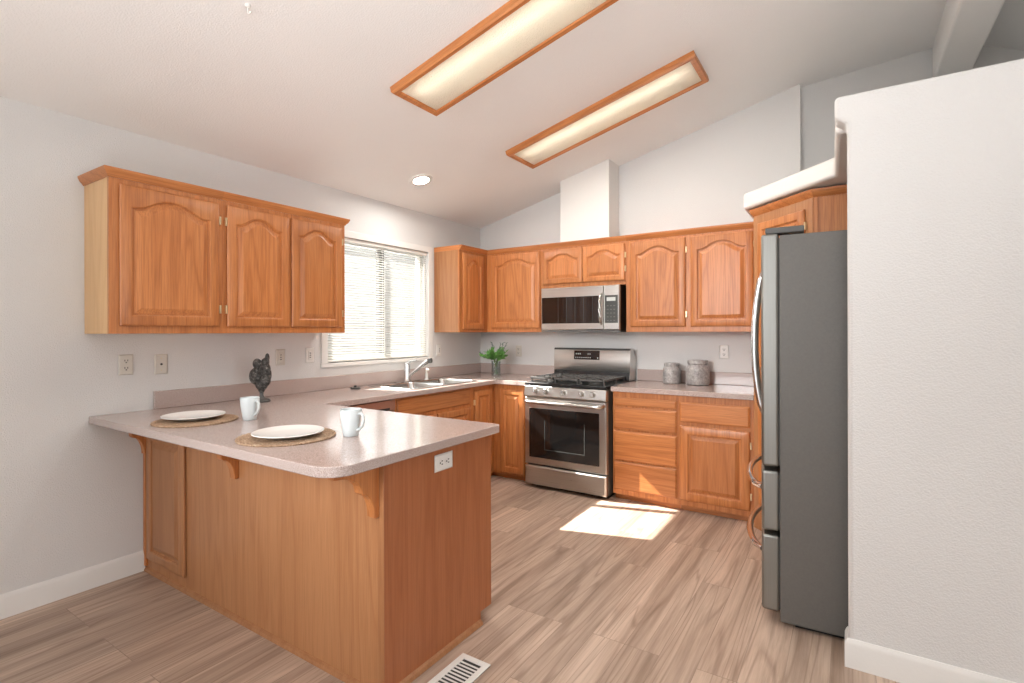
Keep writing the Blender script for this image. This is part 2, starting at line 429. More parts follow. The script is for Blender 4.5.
for lp in [crect(-0.14, RX, -9.2, 3.0)] + [crect(x + LFW * 0.5 * ca, x + (LLEN - LFW * 0.5) * ca, a + LFW * 0.5, b - LFW * 0.5) for x, a, b in LIGHTS]:
    vs = [cbm.verts.new((p[0], p[1], cz(p[0]))) for p in lp]
    for i in range(4): ce.append(cbm.edges.new((vs[i], vs[(i + 1) % 4])))
bmesh.ops.triangle_fill(cbm, use_beauty=True, use_dissolve=False, edges=ce)
r0 = bmesh.ops.extrude_face_region(cbm, geom=cbm.faces[:]); bmesh.ops.translate(cbm, vec=(0, 0, 0.14), verts=[e for e in r0['geom'] if isinstance(e, bmesh.types.BMVert)])
cb_ = B(); cb_.bm.free(); cb_.bm = cbm
struct(cb_.build('ceiling', 'ceil', smooth=False))
struct(B().prism([(RX, cz(RX)), (8.3, cz(RX) - SL * (8.3 - RX)), (8.3, cz(RX) - SL * (8.3 - RX) + 0.14), (RX, cz(RX) + 0.14)], -9.2, 3.0, 'y').build('ceiling_far_slope', 'ceil'))
struct(B().box(3.945, 4.16, -9.2, 3.0, 3.235, 3.62).build('ceiling_beam', 'ceil', bevel=0.012))
# living room walls behind the camera, with openings added for the fill lights
rw = B().box(-0.14, 0.4, -9.3, -9.1, 0, 4.2).box(4.8, 8.3, -9.3, -9.1, 0, 4.2).box(0.4, 4.8, -9.3, -9.1, 0, 0.2).box(0.4, 4.8, -9.3, -9.1, 2.5, 4.2)
struct(rw.build('wall_rear', 'wall'))
sw = B().box(8.1, 8.3, -9.2, -5.2, 0, 3.2).box(8.1, 8.3, -2.2, 3.0, 0, 3.2).box(8.1, 8.3, -5.2, -2.2, 0, 0.2).box(8.1, 8.3, -5.2, -2.2, 2.5, 3.2)
struct(sw.build('wall_right', 'wall'))
struct(B().box(3.0, 8.3, 2.8, 3.0, 0, 4.2).build('wall_far', 'wall'))
struct(B().box(5.0, 5.1, -2.085, 1.2, 0, 3.4).build('wall_light_block', 'wall'))  # unseen wall added to keep side light off the angled wall
# partition wall beside the fridge, and the alcove wall behind it
NY = -2.085
struct(B().prism([(3.405, 0), (5.0, 0), (5.0, 2.335), (3.362, 2.335), (3.362, 2.245), (3.405, 2.215)], NY, -1.965, 'y').build('wall_partition', 'wall', bevel=0.018, seg=4))
struct(B().box(3.97, 4.09, -1.965, 0.06, 0, 2.215).build('wall_alcove', 'wall'))
# rounded plant shelf over pantry and fridge
sh = [(2.79, 0.0), (2.79, -0.665), (3.345, -1.225), (3.362, -1.96), (5.0, -1.96), (5.0, 0.06)]
struct(B().prism(sh, 2.222, 2.335).build('trim_shelf', 'trim', bevel=0.02, seg=4))
# boxed duct chase on the back wall above the cabinets
struct(B().box(1.12, 1.612, -0.24, 0.0, 2.19, 3.0).build('wall_chase', 'trim', bevel=0.004))
def base(name, path, h=0.115):
    prof = [(0, 0), (0.013, 0), (0.013, h - 0.022), (0.009, h - 0.01), (0.004, h), (0, h)]
    return struct(B().sweep(path, prof).build(name, 'trim'))
base('baseboard_left', [(0, -9.1), (0, -3.262)])
base('baseboard_right', [(3.405, -1.99), (3.405, NY), (5.0, NY)])

# window frame, glass, casing
wf = thing('window_1', 'white vinyl sliding window above the sink', 'window', (-0.09, (WY0 + WY1) / 2, WZ0)); wf['kind'] = 'structure'
hw = (WY1 - WY0) / 2; hh = WZ1 - WZ0
fr = B().box(-0.04, 0.02, -hw, -hw + 0.04, 0, hh).box(-0.04, 0.02, hw - 0.04, hw, 0, hh).box(-0.04, 0.02, -hw + 0.04, hw - 0.04, 0, 0.04).box(-0.04, 0.02, -hw + 0.04, hw - 0.04, hh - 0.04, hh)
B().box(-0.035, 0.015, 0.03, 0.085, 0.04, hh - 0.04).build('mullion', 'dark_plastic', wf, 0.003)  # backlit shade put into the mullion's dark colour
fr.build('window_frame', 'vinyl', wf, 0.003)
B().box(-0.015, -0.011, -hw + 0.035, hw - 0.035, 0.035, hh - 0.035).build('pane', 'glass', wf)
c0 = 0.055
cs = B().box(0.0905, 0.102, -hw - c0, -hw, -0.0, hh + c0).box(0.0905, 0.102, hw, hw + c0, -0.0, hh + c0).box(0.0905, 0.102, -hw, hw, hh, hh + c0)
cs.build('casing', 'trim', wf, 0.003)
B().box(0.0, 0.112, -hw - c0 - 0.01, hw + c0 + 0.01, -0.03, 0.0).build('window_sill', 'trim', wf, 0.004)

# outside: ground, porch roof over the window, neighbour's siding
struct(B().box(-12, -0.14, -9, 8, -0.3, -0.12).build('ground_outside', 'ground'))
struct(B().box(-7.2, -7.0, -14, 14, -0.2, 5.0).build('wall_outside', 'siding'))

# ------------------------------------------------------------------ blinds
bl = thing('window_blind', 'white horizontal slat blind lowered over the sink window', 'blind', (-0.02, (WY0 + WY1) / 2, WZ0))
by = hw - 0.012
B().box(-0.016, 0.016, -by, by, hh - 0.032, hh - 0.002).build('headrail', 'vinyl', bl, 0.003)
sl = B(); ns_ = 46
for i in range(ns_):
    z = 0.03 + (hh - 0.075) * i / (ns_ - 1); a = math.radians(-32)
    ring = []
    for k in range(5):
        u = -0.0125 + 0.025 * k / 4; cu = 0.0016 * (1 - (u / 0.0125) ** 2)
        ring.append((u * math.cos(a) - cu * math.sin(a), z + u * math.sin(a) + cu * math.cos(a)))
    poly = ring + [(p[0], p[1] - 0.0005) for p in ring[::-1]]
    sl.prism(poly, -by, by, 'y')
bm_poly = sl
for v in sl.bm.verts: pass
slats = sl.build('slats', 'slat', bl, smooth=False)
B().box(-0.013, 0.013, -by, by, 0.004, 0.02).build('bottom_rail', 'vinyl', bl, 0.003)
for yy in (-by + 0.12, 0.0, by - 0.12):
    B().tube([(0.015, yy, 0.012), (0.015, yy, hh - 0.02)], 0.0012, 6).build('ladder_cord', 'white', bl)
B().tube([(0.03, by - 0.05, 0.32), (0.026, by - 0.05, hh - 0.03)], 0.004, 8).build('tilt_wand', 'white', bl)

# ------------------------------------------------------------------ cabinets
TK = 0.019
def hinge(par, x, z, y):
    B().box(x - 0.006, x + 0.006, y - 0.004, y + 0.012, z - 0.026, z + 0.026).build('hinge', 'hinge', par, 0.0015)
def add_door(par, x0, x1, z0, z1, yb, arch=0.055, st=0.055, hside=None, mx=None, zh=(0.1, 0.1)):
    d = B().door(x0, x1, z0, z1, yb, TK, arch, st).build('door', 'oak_z', par, angle=28, mx=mx)
    B().door(x0, x1, z0, z1, yb, TK, arch, st, panel=True).build('raised_panel', 'oak_z', d, angle=8, mx=mx)
    if hside:
        hx_ = x0 - 0.006 if hside == 'l' else x1 + 0.006
        for z in (z0 + zh[0], z1 - zh[1]):
            h = B().box(hx_ - 0.005, hx_ + 0.005, yb - 0.016, yb + 0.001, z - 0.024, z + 0.024)
            h.build('hinge', 'hinge', d, 0.0015, mx=mx)
    return d
def add_drawer(par, x0, x1, z0, z1, yb):
    return B().slab(x0, x1, z0, z1, yb).build('drawer', 'oak_x', par, angle=8)
CROWN = [(0, 0.0), (0.004, 0.0), (0.008, 0.008), (0.018, 0.018), (0.026, 0.034), (0.028, 0.040), (0.028, 0.046), (0.0, 0.046)]
def add_crown(par, path, z):
    return B().sweep(path, [(o, z + h) for o, h in CROWN]).build('crown_molding', 'oak_x', par, angle=25)
def add_frame(par, w, d, z0, z1, openings, t=0.019):
    """face frame as a slab with rebated openings shown by the door overlays"""
    return B().box(0, w, -d, -d + t, z0, z1).build('face_frame', 'oak_z', par, 0.001)
UZ0, UZ1, UD = 1.363, 2.148, 0.316
def upper(label, loc, rotz, w, doors, z0=UZ0, z1=UZ1, d=UD, crown=None, side='oak_z', group='oak wall cabinets'):
    t = thing('wall_cabinet', label, 'cabinet', (loc[0], loc[1], z0), rotz, group)
    h = z1 - z0
    B().box(0.0, w, -d + 0.019, -0.001, 0, h).build('body', side, t, 0.001)
    add_frame(t, w, d, 0, h, None)
    for (a, b, c, e, arch, hs) in doors: add_door(t, a, b, c - z0, e - z0, -d, arch, 0.055 if e - c > 0.5 else 0.045, hs)
    if crown: add_crown(t, crown, h)
    return t
# left wall, two units; local x runs along +y
Y0 = -3.536
upper('single-door oak wall cabinet with pale side panel, left of the two-door one', (0, Y0), PI / 2, 0.556,
      [(0.042, 0.534, 1.403, 2.122, 0.058, 'r')], crown=[(0, 0), (0, -UD), (0.556, -UD)], side='maple')
upper('two-door oak wall cabinet hung next to the window blind', (0, -2.98), PI / 2, 0.886,
      [(0.026, 0.429, 1.403, 2.122, 0.055, 'l'), (0.449, 0.852, 1.403, 2.122, 0.055, 'r')], crown=[(0, -UD), (0.886, -UD), (0.886, 0)])
# corner cabinet right of the window
upper('narrow oak wall cabinet in the room corner, right of the window', (0, -0.763), PI / 2, 0.755,
      [(0.043, 0.372, 1.395, 2.122, 0.05, None)], crown=[(0, -UD), (0.447, -UD)], side='veneer')
B().box(0.0, 0.018, -UD + 0.001, -0.001, 2.148 - UZ0 + 0.0005, 2.194 - UZ0).build('top_strip', 'oak_y', bpy.data.objects['wall_cabinet.002'])
# back wall
upper('single-door oak wall cabinet above the vase of greenery', (UD + 0.001, 0), 0, 0.645,
      [(0.064, 0.628, 1.403, 2.13, 0.055, None)], crown=[(0.0, -UD), (0.645, -UD)])
upper('short two-door oak wall cabinet directly above the microwave', (0.963, 0), 0, 0.834,
      [(0.016, 0.424, 1.812, 2.13, 0.05, None), (0.430, 0.826, 1.812, 2.13, 0.05, 'r')], z0=1.775, crown=[(0, -UD), (0.834, -UD)])
upper('tall two-door oak wall cabinet above the grey jars', (1.798, 0), 0, 1.053,
      [(0.04, 0.505, 1.405, 2.13, 0.058, 'r'), (0.545, 1.008, 1.405, 2.13, 0.058, 'r')], crown=[(0, -UD), (1.053, -UD)])

CT, CB = 0.921, 0.883      # countertop top and underside
BD = 0.612
def base_cab(label, loc, rotz, w, z0=0.05, name='base_cabinet', d=BD, top=CB - 0.001):
    t = thing(name, label, 'cabinet', (loc[0], loc[1], 0), rotz, 'oak base cabinets')
    B().box(0, w, -d + 0.019, -0.001, z0, top).build('body', 'oak_z', t, 0.001)
    B().box(0, w, -d, -d + 0.019, z0, CB - 0.001).build('face_frame', 'oak_z', t, 0.001)
    B().box(0.001, w - 0.001, -d + 0.05, -0.02, 0.0, z0).build('toe_kick', 'oak_x', t)
    return t
# right of the range
t = base_cab('oak base cabinet with a stack of four drawers, right of the range', (1.795, 0), 0, 0.53)
for a, b in ((0.772, 0.836), (0.585, 0.757), (0.334, 0.567), (0.092, 0.318)): add_drawer(t, 0.012, 0.516, a, b, -BD)
t = base_cab('oak base cabinet with one drawer over one door, beside the fridge', (2.326, 0), 0, 0.527)
add_drawer(t, 0.008, 0.497, 0.682, 0.832, -BD)
add_door(t, 0.008, 0.497, 0.093, 0.655, -BD, 0.0, 0.062, 'r')
# corner base, L shaped, two doors
t = thing('base_cabinet', 'oak corner base cabinet with two narrow doors, left of the range', 'cabinet', (0, 0, 0), 0, 'oak base cabinets')
B().prism([(0.001, -0.001), (0.001, -0.935), (BD, -0.935), (BD, -BD), (0.998, -BD), (0.998, -0.001)], 0.05, 0.70).build('body', 'oak_z', t, 0.001)
B().prism([(BD - 0.018, -0.935), (BD, -0.935), (BD, -BD), (0.998, -BD), (0.998, -BD + 0.018), (BD - 0.018, -BD + 0.018)], 0.7005, CB - 0.001).build('face_frame', 'oak_z', t, 0.001)
B().prism([(0.02, -0.02), (0.02, -0.92), (BD - 0.05, -0.92), (BD - 0.05, -BD + 0.05), (0.99, -BD + 0.05), (0.99, -0.02)], 0.0, 0.05).build('toe_kick', 'oak_x', t)
add_door(t, 0.69, 0.945, 0.07, 0.838, -BD, 0.0, 0.052)
mxl = Matrix.Rotation(PI / 2, 4, 'Z')
add_door(t, -0.925, -0.672, 0.07, 0.838, -BD, 0.0, 0.052, 'l', mx=mxl)
# sink base
t = base_cab('oak sink base cabinet under the steel sink with a wide false front', (0, -1.90), PI / 2, 0.962, top=0.70)
B().slab(0.03, 0.90, 0.735, 0.868, -BD, 0.012, 0.004).build('false_front', 'oak_x', t, angle=8)
add_door(t, 0.03, 0.46, 0.09, 0.705, -BD, 0.0, 0.055); add_door(t, 0.475, 0.905, 0.09, 0.705, -BD, 0.0, 0.055)
# dishwasher
t = thing('dishwasher', 'dishwasher built in under the counter between sink cabinet and peninsula', 'dishwasher', (0, -2.508, 0), PI / 2)
B().box(0.002, 0.604, -0.60, -0.02, 0.09, CB - 0.004).build('body', 'dark_plastic', t)
B().box(0.004, 0.602, -0.632, -0.601, 0.115, 0.795).build('door', 'steel_x', t, 0.004)
B().box(0.004, 0.602, -0.638, -0.601, 0.80, CB - 0.006).build('control_panel', plain('warm_metal_panel', srgb(176, 142, 128), 0.3, 0.6), t, 0.004)
B().box(0.06, 0.545, -0.642, -0.6385, 0.805, 0.822).build('handle_recess', 'slot', t, 0.001)
B().box(0.004, 0.602, -0.56, -0.10, 0.001, 0.089).build('toe_panel', 'black', t)

# peninsula base
PX, PY0, PY1 = 1.958, -3.252, -2.565
t = thing('peninsula_cabinet', 'oak peninsula base with veneer back, corbels and a raised panel by the wall', 'cabinet', (0, 0, 0), 0, 'oak base cabinets')
B().box(0.003, PX - 0.006, PY0 + 0.006, PY1 - 0.0, 0.055, CB - 0.001).box(0.003, PX - 0.006, PY0 + 0.006, PY1 - 0.085, 0.0, 0.055).build('body', 'veneer', t)
B().box(0.003, PX - 0.006, PY0, PY0 + 0.006, 0.0, CB - 0.001).build('back_panel', 'veneer', t)
ep = B().prism([(PY0, 0.0), (PY1 - 0.085, 0.0), (PY1 - 0.085, 0.055), (PY1, 0.055), (PY1, CB - 0.001), (PY0, CB - 0.001)], PX - 0.006, PX, 'x').build('end_panel', oak('end_veneer', 2, srgb(172, 106, 66), srgb(152, 86, 50), srgb(180, 116, 76), 0.42, 0.13, 0.1), t)
B().box(PX - 0.03, PX + 0.002, PY0 - 0.003, PY0 + 0.0005, 0.03, CB - 0.001).build('corner_trim', 'veneer', t, 0.001)
d = B().door(0.046, 0.476, 0.078, 0.815, PY0, TK, 0.0, 0.055).build('access_door', 'veneer', t, angle=28)
B().door(0.046, 0.476, 0.078, 0.815, PY0, TK, 0.0, 0.055, panel=True).build('raised_panel', 'veneer', d, angle=8)
B().box(0.003, 0.03, PY0 - 0.014, PY0, 0.03, 0.69).build('wall_strip', 'oak_z', t, 0.002)
shoe = [(0, 0), (0.016, 0), (0.015, 0.008), (0.011, 0.016), (0.0, 0.022)]
B().sweep([(0.015, PY0), (PX, PY0), (PX, PY1 - 0.088)], shoe).build('shoe_molding', 'veneer', t, angle=25)
def corbel(x0, x1):
    pts = []
    y0, z1 = PY0 - 0.001, CB - 0.002
    pts = [(y0, z1), (y0, z1 - 0.205), (y0 - 0.022, z1 - 0.205)]
    for k in range(1, 9):   # lower quarter scoop
        a = PI / 2 * k / 8
        pts.append((y0 - 0.022 - 0.052 * (1 - math.cos(a)), z1 - 0.205 + 0.10 * math.sin(a)))
    pts.append((y0 - 0.082, z1 - 0.098))
    for k in range(1, 9):
        a = PI / 2 * k / 8
        pts.append((y0 - 0.082 - 0.11 * (1 - math.cos(a)), z1 - 0.098 + 0.075 * math.sin(a)))
    pts += [(y0 - 0.205, z1 - 0.02), (y0 - 0.205, z1)]
    B().prism(pts, x0, x1, 'x').build('corbel', 'oak_z', t, 0.003)
corbel(0.004, 0.044); corbel(0.94, 0.984); corbel(1.892, 1.936)

# ------------------------------------------------------------------ countertops
def arc(cx, cy, r, a0, a1, n=8):
    return [(cx + r * math.cos(math.radians(a0 + (a1 - a0) * k / n)), cy + r * math.sin(math.radians(a0 + (a1 - a0) * k / n))) for k in range(n + 1)]
def counter_mesh(outer, holes):
    bm = bmesh.new(); edges = []
    for loop in [outer] + holes:
        vs = [bm.verts.new((p[0], p[1], CT)) for p in loop]
        for i in range(len(vs)): edges.append(bm.edges.new((vs[i], vs[(i + 1) % len(vs)])))
    bmesh.ops.triangle_fill(bm, use_beauty=True, use_dissolve=True, edges=edges)
    r = bmesh.ops.extrude_face_region(bm, geom=bm.faces[:])
    bmesh.ops.translate(bm, vec=(0, 0, CB - CT), verts=[e for e in r['geom'] if isinstance(e, bmesh.types.BMVert)])
    b = B(); b.bm.free(); b.bm = bm; return b
PEX, PEY0, PEY1 = 2.0, -3.52, -2.535
SX0, SX1, SY0, SY1 = 0.085, 0.585, -1.665, -0.845
outer = [(0.001, PEY0)] + arc(PEX - 0.10, PEY0 + 0.10, 0.10, -90, 0) + arc(PEX - 0.025, PEY1 - 0.025, 0.025, 0, 90, 4)
outer += [(0.655, PEY1), (0.655, -0.655), (1.003, -0.655), (1.003, -0.001), (0.001, -0.001)]
ctop = tag(counter_mesh(outer, [[(SX0, SY0), (SX1, SY0), (SX1, SY1), (SX0, SY1)]]).build('countertop', 'laminate', bevel=0.0035, seg=2), 'long mauve-grey laminate countertop running from peninsula past the sink to the range', 'countertop')
B().prism([(0.001, -0.001), (0.001, -3.213), (0.02, -3.213), (0.02, -0.02), (1.003, -0.02), (1.003, -0.001)], CT + 0.0005, CT + 0.104).build('backsplash', 'laminate', ctop, 0.003)
ct2 = tag(B().box(1.79, 2.852, -0.652, -0.001, CB, CT).build('countertop', 'laminate', bevel=0.0035, seg=2), 'short mauve-grey laminate countertop under the two grey jars', 'countertop')
B().box(1.79, 2.852, -0.02, -0.001, CT + 0.0005, CT + 0.104).build('backsplash', 'laminate', ct2, 0.003)

# ------------------------------------------------------------------ sink, faucet
t = thing('kitchen_sink', 'stainless steel double-bowl sink set in the countertop below the window', 'sink', (0.335, -1.255, CT))
def basin(b, x0, x1, y0, y1, dep):
    def rr(i, z, r):
        return [Vector((p[0], p[1], z)) for p in arc(x1 - i - r, y1 - i - r, r, 0, 90, 5) + arc(x0 + i + r, y1 - i - r, r, 90, 180, 5) + arc(x0 + i + r, y0 + i + r, r, 180, 270, 5) + arc(x1 - i - r, y0 + i + r, r, 270, 360, 5)]
    b.loops([rr(0, 0.004, 0.05), rr(0.004, -0.004, 0.05), rr(0.012, -dep + 0.03, 0.05), rr(0.04, -dep, 0.04)], False, True)
    b.loops([rr(-0.003, 0.003, 0.05), rr(0.0, -0.006, 0.05), rr(0.008, -dep + 0.026, 0.05), rr(0.038, -dep - 0.003, 0.04)], False, True)
x0, x1, y0, y1 = -0.265, 0.265, -0.425, 0.425
rim = bmesh.new(); ed = []
bw = [(-0.16, 0.235, -0.395, -0.012), (-0.16, 0.235, 0.012, 0.395)]
lps = [arc(x1 - .04, y1 - .04, .04, 0, 90, 5) + arc(x0 + .04, y1 - .04, .04, 90, 180, 5) + arc(x0 + .04, y0 + .04, .04, 180, 270, 5) + arc(x1 - .04, y0 + .04, .04, 270, 360, 5)]
for (a, b_, c, d_) in bw: lps.append(arc(b_ - .05, d_ - .05, .05, 0, 90, 5) + arc(a + .05, d_ - .05, .05, 90, 180, 5) + arc(a + .05, c + .05, .05, 180, 270, 5) + arc(b_ - .05, c + .05, .05, 270, 360, 5))
for lp in lps:
    vs = [rim.verts.new((p[0], p[1], 0.006)) for p in lp]
    for i in range(len(vs)): ed.append(rim.edges.new((vs[i], vs[(i + 1) % len(vs)])))
bmesh.ops.triangle_fill(rim, use_beauty=True, use_dissolve=True, edges=ed)
r_ = bmesh.ops.extrude_face_region(rim, geom=rim.faces[:]); bmesh.ops.translate(rim, vec=(0, 0, -0.005), verts=[e for e in r_['geom'] if isinstance(e, bmesh.types.BMVert)])
bb = B(); bb.bm.free(); bb.bm = rim; bb.build('rim', 'steel_basin', t, 0.002)
for q in bw:
    b = B(); basin(b, q[0], q[1], q[2], q[3], 0.17); o = b.build('bowl', 'steel_basin', t)
    B().lathe([(0.0, -0.166), (0.038, -0.166), (0.042, -0.169)], ((q[0] + q[1]) / 2, (q[2] + q[3]) / 2, 0), 24).build('drain', 'chrome', o)

t = thing('faucet', 'chrome single-lever pull-out faucet standing behind the sink bowls', 'faucet', (0.115, -1.25, CT + 0.006))
t.scale = (1.1, 1.1, 1.14)
B().lathe([(0.034, 0.0005), (0.034, 0.008), (0.027, 0.018), (0.025, 0.03), (0.025, 0.125), (0.022, 0.14), (0.012, 0.147), (0.0005, 0.148)], n=24).build('faucet_body', 'chrome', t)
B().tube([(0.008, 0.0, 0.035), (0.06, 0.012, 0.075), (0.115, 0.025, 0.115), (0.165, 0.036, 0.150), (0.190, 0.042, 0.166)], [0.014, 0.013, 0.013, 0.016, 0.018], 14).build('spout', 'chrome', t)
B().tube([(0.190, 0.042, 0.166), (0.215, 0.048, 0.168)], [0.019, 0.02], 14).build('spray_head', 'dark_plastic', t)
B().tube([(0.0, 0, 0.142), (0.03, 0.01, 0.158), (0.085, 0.02, 0.168)], [0.012, 0.009, 0.007], 10, 0.6).build('lever', 'chrome', t)
B().box(-0.03, 0.03, -0.125, 0.125, 0.0004, 0.006).build('deck_plate', 'chrome', t, 0.003)
t = thing('soap_dispenser', 'small white curved pump beside the chrome faucet', 'soap dispenser', (0.135, -1.02, CT + 0.006))
B().lathe([(0.02, 0.0005), (0.02, 0.006), (0.013, 0.012), (0.012, 0.05), (0.01, 0.06), (0.0005, 0.062)], n=18).build('base', 'white', t)
B().tube([(0, 0, 0.05), (0.0, -0.004, 0.085), (0.012, -0.012, 0.098), (0.045, -0.02, 0.092)], [0.008, 0.008, 0.007, 0.006], 10).build('nozzle', 'white', t)
t = thing('sink_strainer', 'small dark sink strainer lying on the counter left of the sink', 'strainer', (0.15, -1.86, CT))
B().lathe([(0.03, 0.0006), (0.04, 0.006), (0.042, 0.011), (0.036, 0.013), (0.012, 0.012), (0.0005, 0.012)], n=24).build('cup', 'dark_plastic', t)
B().lathe([(0.008, 0.0125), (0.008, 0.018), (0.014, 0.022), (0.010, 0.027), (0.0005, 0.028)], n=16).build('knob', 'black', t)

# ------------------------------------------------------------------ range
t = thing('gas_range', 'stainless steel gas range standing between the two counters', 'range', (1.006, -0.005, 0))
W = 0.77
B().box(0.004, W - 0.004, -0.655, -0.0, 0.03, 0.905).build('body', 'dark_plastic', t, 0.003)
B().box(0.02, W - 0.02, -0.62, -0.03, 0.0, 0.03).build('foot', 'black', t)
B().slab(0.003, W - 0.003, 0.033, 0.196, -0.656, 0.048, 0.006).build('drawer', 'steel_x', t, angle=8)
od = B().slab(0.0, W, 0.21, 0.795, -0.656, 0.045, 0.006).build('door', 'steel_x', t, angle=8)
og = B().box(0.048, W - 0.062, -0.7045, -0.7005, 0.272, 0.702).build('window', 'glass_black', od, 0.0015)
rk = B()
rk.box(0.20, W - 0.19, -0.7052, -0.7046, 0.345, 0.352).box(0.20, 0.206, -0.7052, -0.7046, 0.352, 0.60).box(W - 0.196, W - 0.19, -0.7052, -0.7046, 0.352, 0.60)
rk.build('window_border', 'panel_grey', od)
hb = B()
pts = [(0.022, -0.70, 0.765), (0.03, -0.735, 0.762), (0.06, -0.752, 0.758)] + [(0.06 + (W - 0.12) * k / 10, -0.752 - 0.006 * math.sin(PI * k / 10), 0.758) for k in range(1, 10)] + [(W - 0.06, -0.752, 0.758), (W - 0.03, -0.735, 0.762), (W - 0.022, -0.70, 0.765)]
hb.tube(pts, 0.013, 12, 1.25).build('handle', 'steel_x', od)
cp = B().prism([(-0.655, 0.80), (-0.705, 0.80), (-0.712, 0.812), (-0.700, 0.893), (-0.655, 0.897)], 0.0, W, 'x').build('control_panel', 'steel_x', t, 0.003)
for kx in (0.115, 0.215, 0.385, 0.555, 0.655):
    mx = Matrix.Translation((kx, -0.706, 0.852)) @ Matrix.Rotation(math.radians(90 - 8), 4, 'X')
    k = B().lathe([(0.026, 0.0), (0.026, 0.006), (0.021, 0.009), (0.020, 0.030), (0.017, 0.034), (0.0005, 0.034)], n=24, mx=mx).build('knob', 'steel_x', t)
    B().box(-0.0035, 0.0035, -0.017, 0.017, 0.0335, 0.040, mx).build('grip', 'chrome', k, 0.001)
B().box(0.0, W, -0.702, -0.04, 0.898, 0.925).build('cooktop', 'black', t, 0.006, 3)
for (bx_, by_, br) in ((0.17, -0.52, 0.05), (0.17, -0.28, 0.04), (0.385, -0.41, 0.055), (0.60, -0.52, 0.05), (0.60, -0.28, 0.04)):
    b = B().lathe([(br + 0.012, 0.9252), (br + 0.012, 0.93), (br, 0.934), (br, 0.939), (br * 0.75, 0.9405), (br * 0.72, 0.947), (0.0005, 0.948)], (bx_, by_, 0), 24).build('burner', 'iron', t)
for g0 in (0.035, 0.275, 0.515):
    g1 = g0 + 0.222; zt, zb = 0.970, 0.954
    b = B()
    for x in (g0, g1 - 0.013): b.box(x, x + 0.013, -0.665, -0.19, zb, zt)
    for y in (-0.665, -0.545, -0.46, -0.38, -0.295, -0.203): b.box(g0 + 0.0132, g1 - 0.0132, y, y + 0.013, zb, zt)
    for x in (g0 + 0.075, g0 + 0.135): b.box(x, x + 0.012, -0.652, -0.203, zb + 0.0003, zt - 0.0003)
    for x in (g0 + 0.0002, g1 - 0.0138):
        for y in (-0.655, -0.41, -0.215): b.box(x, x + 0.0128, y, y + 0.016, 0.9254, zb + 0.0002)
    b.build('grate', 'iron', t, 0.002)
GB = -0.095
bg_ = B().prism([(GB - 0.075, 0.926), (GB - 0.06, 0.985), (GB - 0.062, 1.004), (GB - 0.066, 1.012), (GB - 0.052, 1.196), (GB - 0.042, 1.212), (GB + 0.02, 1.212), (0.0, 1.10), (0.0, 0.926)], 0.0, W, 'x').build('backguard', 'steel_x', t, 0.003)
B().prism([(GB - 0.078, 0.926), (GB - 0.064, 0.986), (GB - 0.0625, 1.0), (GB - 0.058, 1.0), (GB - 0.058, 0.926)], 0.004, W - 0.004, 'x').build('vent_strip', 'black', bg_)
B().prism([(GB - 0.0425, 1.2125), (GB - 0.0555, 1.197), (GB - 0.0545, 1.1955), (GB - 0.041, 1.2115)], 0.0, W, 'x').build('top_edge', 'dark_plastic', bg_)
def face_y(z): return GB - 0.066 + 0.014 * (z - 1.012) / (1.196 - 1.012)
dp = B().prism([(face_y(1.105) - 0.0015, 1.105), (face_y(1.188) - 0.0015, 1.188), (face_y(1.188) + 0.002, 1.188), (face_y(1.105) + 0.002, 1.105)], 0.215, 0.475, 'x').build('display', 'glass_black', bg_)
def button(x0, x1, z, hz):
    B().box(x0, x1, face_y(z) - 0.0025, face_y(z) - 0.0015, z - hz, z + hz).build('button', 'legend', bg_)
for i in range(8): button(0.228 + i * 0.021, 0.240 + i * 0.021, 1.123, 0.005)
for x in (0.232, 0.252, 0.272, 0.355, 0.372): button(x, x + 0.012, 1.158, 0.006)
button(0.452, 0.462, 1.121, 0.006)

# ------------------------------------------------------------------ microwave
t = thing('microwave', 'stainless over-the-range microwave hung below the short two-door cabinet', 'microwave', (1.002, -0.003, 1.363))
H = 0.408
B().box(0.002, W - 0.002, -0.37, -0.0, 0.012, H).build('body', 'black', t, 0.002)
B().box(0.03, W - 0.02, -0.36, -0.02, 0.0, 0.012).build('vent_plate', 'black', t)
md = B().slab(0.0, 0.625, 0.018, H - 0.002, -0.371, 0.032, 0.004).build('door', 'steel_x', t, angle=8)
B().box(0.012, 0.585, -0.4055, -0.403, 0.078, 0.318).build('window', 'glass_black', md, 0.001)
vs_ = B()
for i in range(5): vs_.box(0.18 + i * 0.085, 0.183 + i * 0.085, -0.4061, -0.4056, 0.082, 0.314)
vs_.build('window_screen', 'panel_grey', md)
B().tube([(0.606, -0.403, 0.07), (0.606, -0.432, 0.088), (0.606, -0.443, 0.13), (0.606, -0.447, 0.2), (0.606, -0.443, 0.27), (0.606, -0.432, 0.315), (0.606, -0.403, 0.333)], 0.011, 12).build('handle', 'steel_y', md)
mp_ = B().slab(0.628, W, 0.018, H - 0.002, -0.371, 0.032, 0.004).build('control_panel', 'steel_x', t, angle=8)
B().box(0.638, W - 0.014, -0.4055, -0.403, 0.078, 0.318).build('keypad', 'panel_grey', mp_, 0.001)
B().box(0.655, 0.735, -0.4065, -0.4056, 0.268, 0.300).build('display', 'display', mp_)
ky = B()
for r in range(5):
    for c in range(3): ky.box(0.656 + c * 0.03, 0.672 + c * 0.03, -0.4062, -0.4056, 0.095 + r * 0.032, 0.103 + r * 0.032)
ky.build('key', 'dark_plastic', mp_)
B().box(0.0, W, -0.395, -0.371, 0.0, 0.0175).build('lower_vent', 'dark_plastic', t, 0.001)

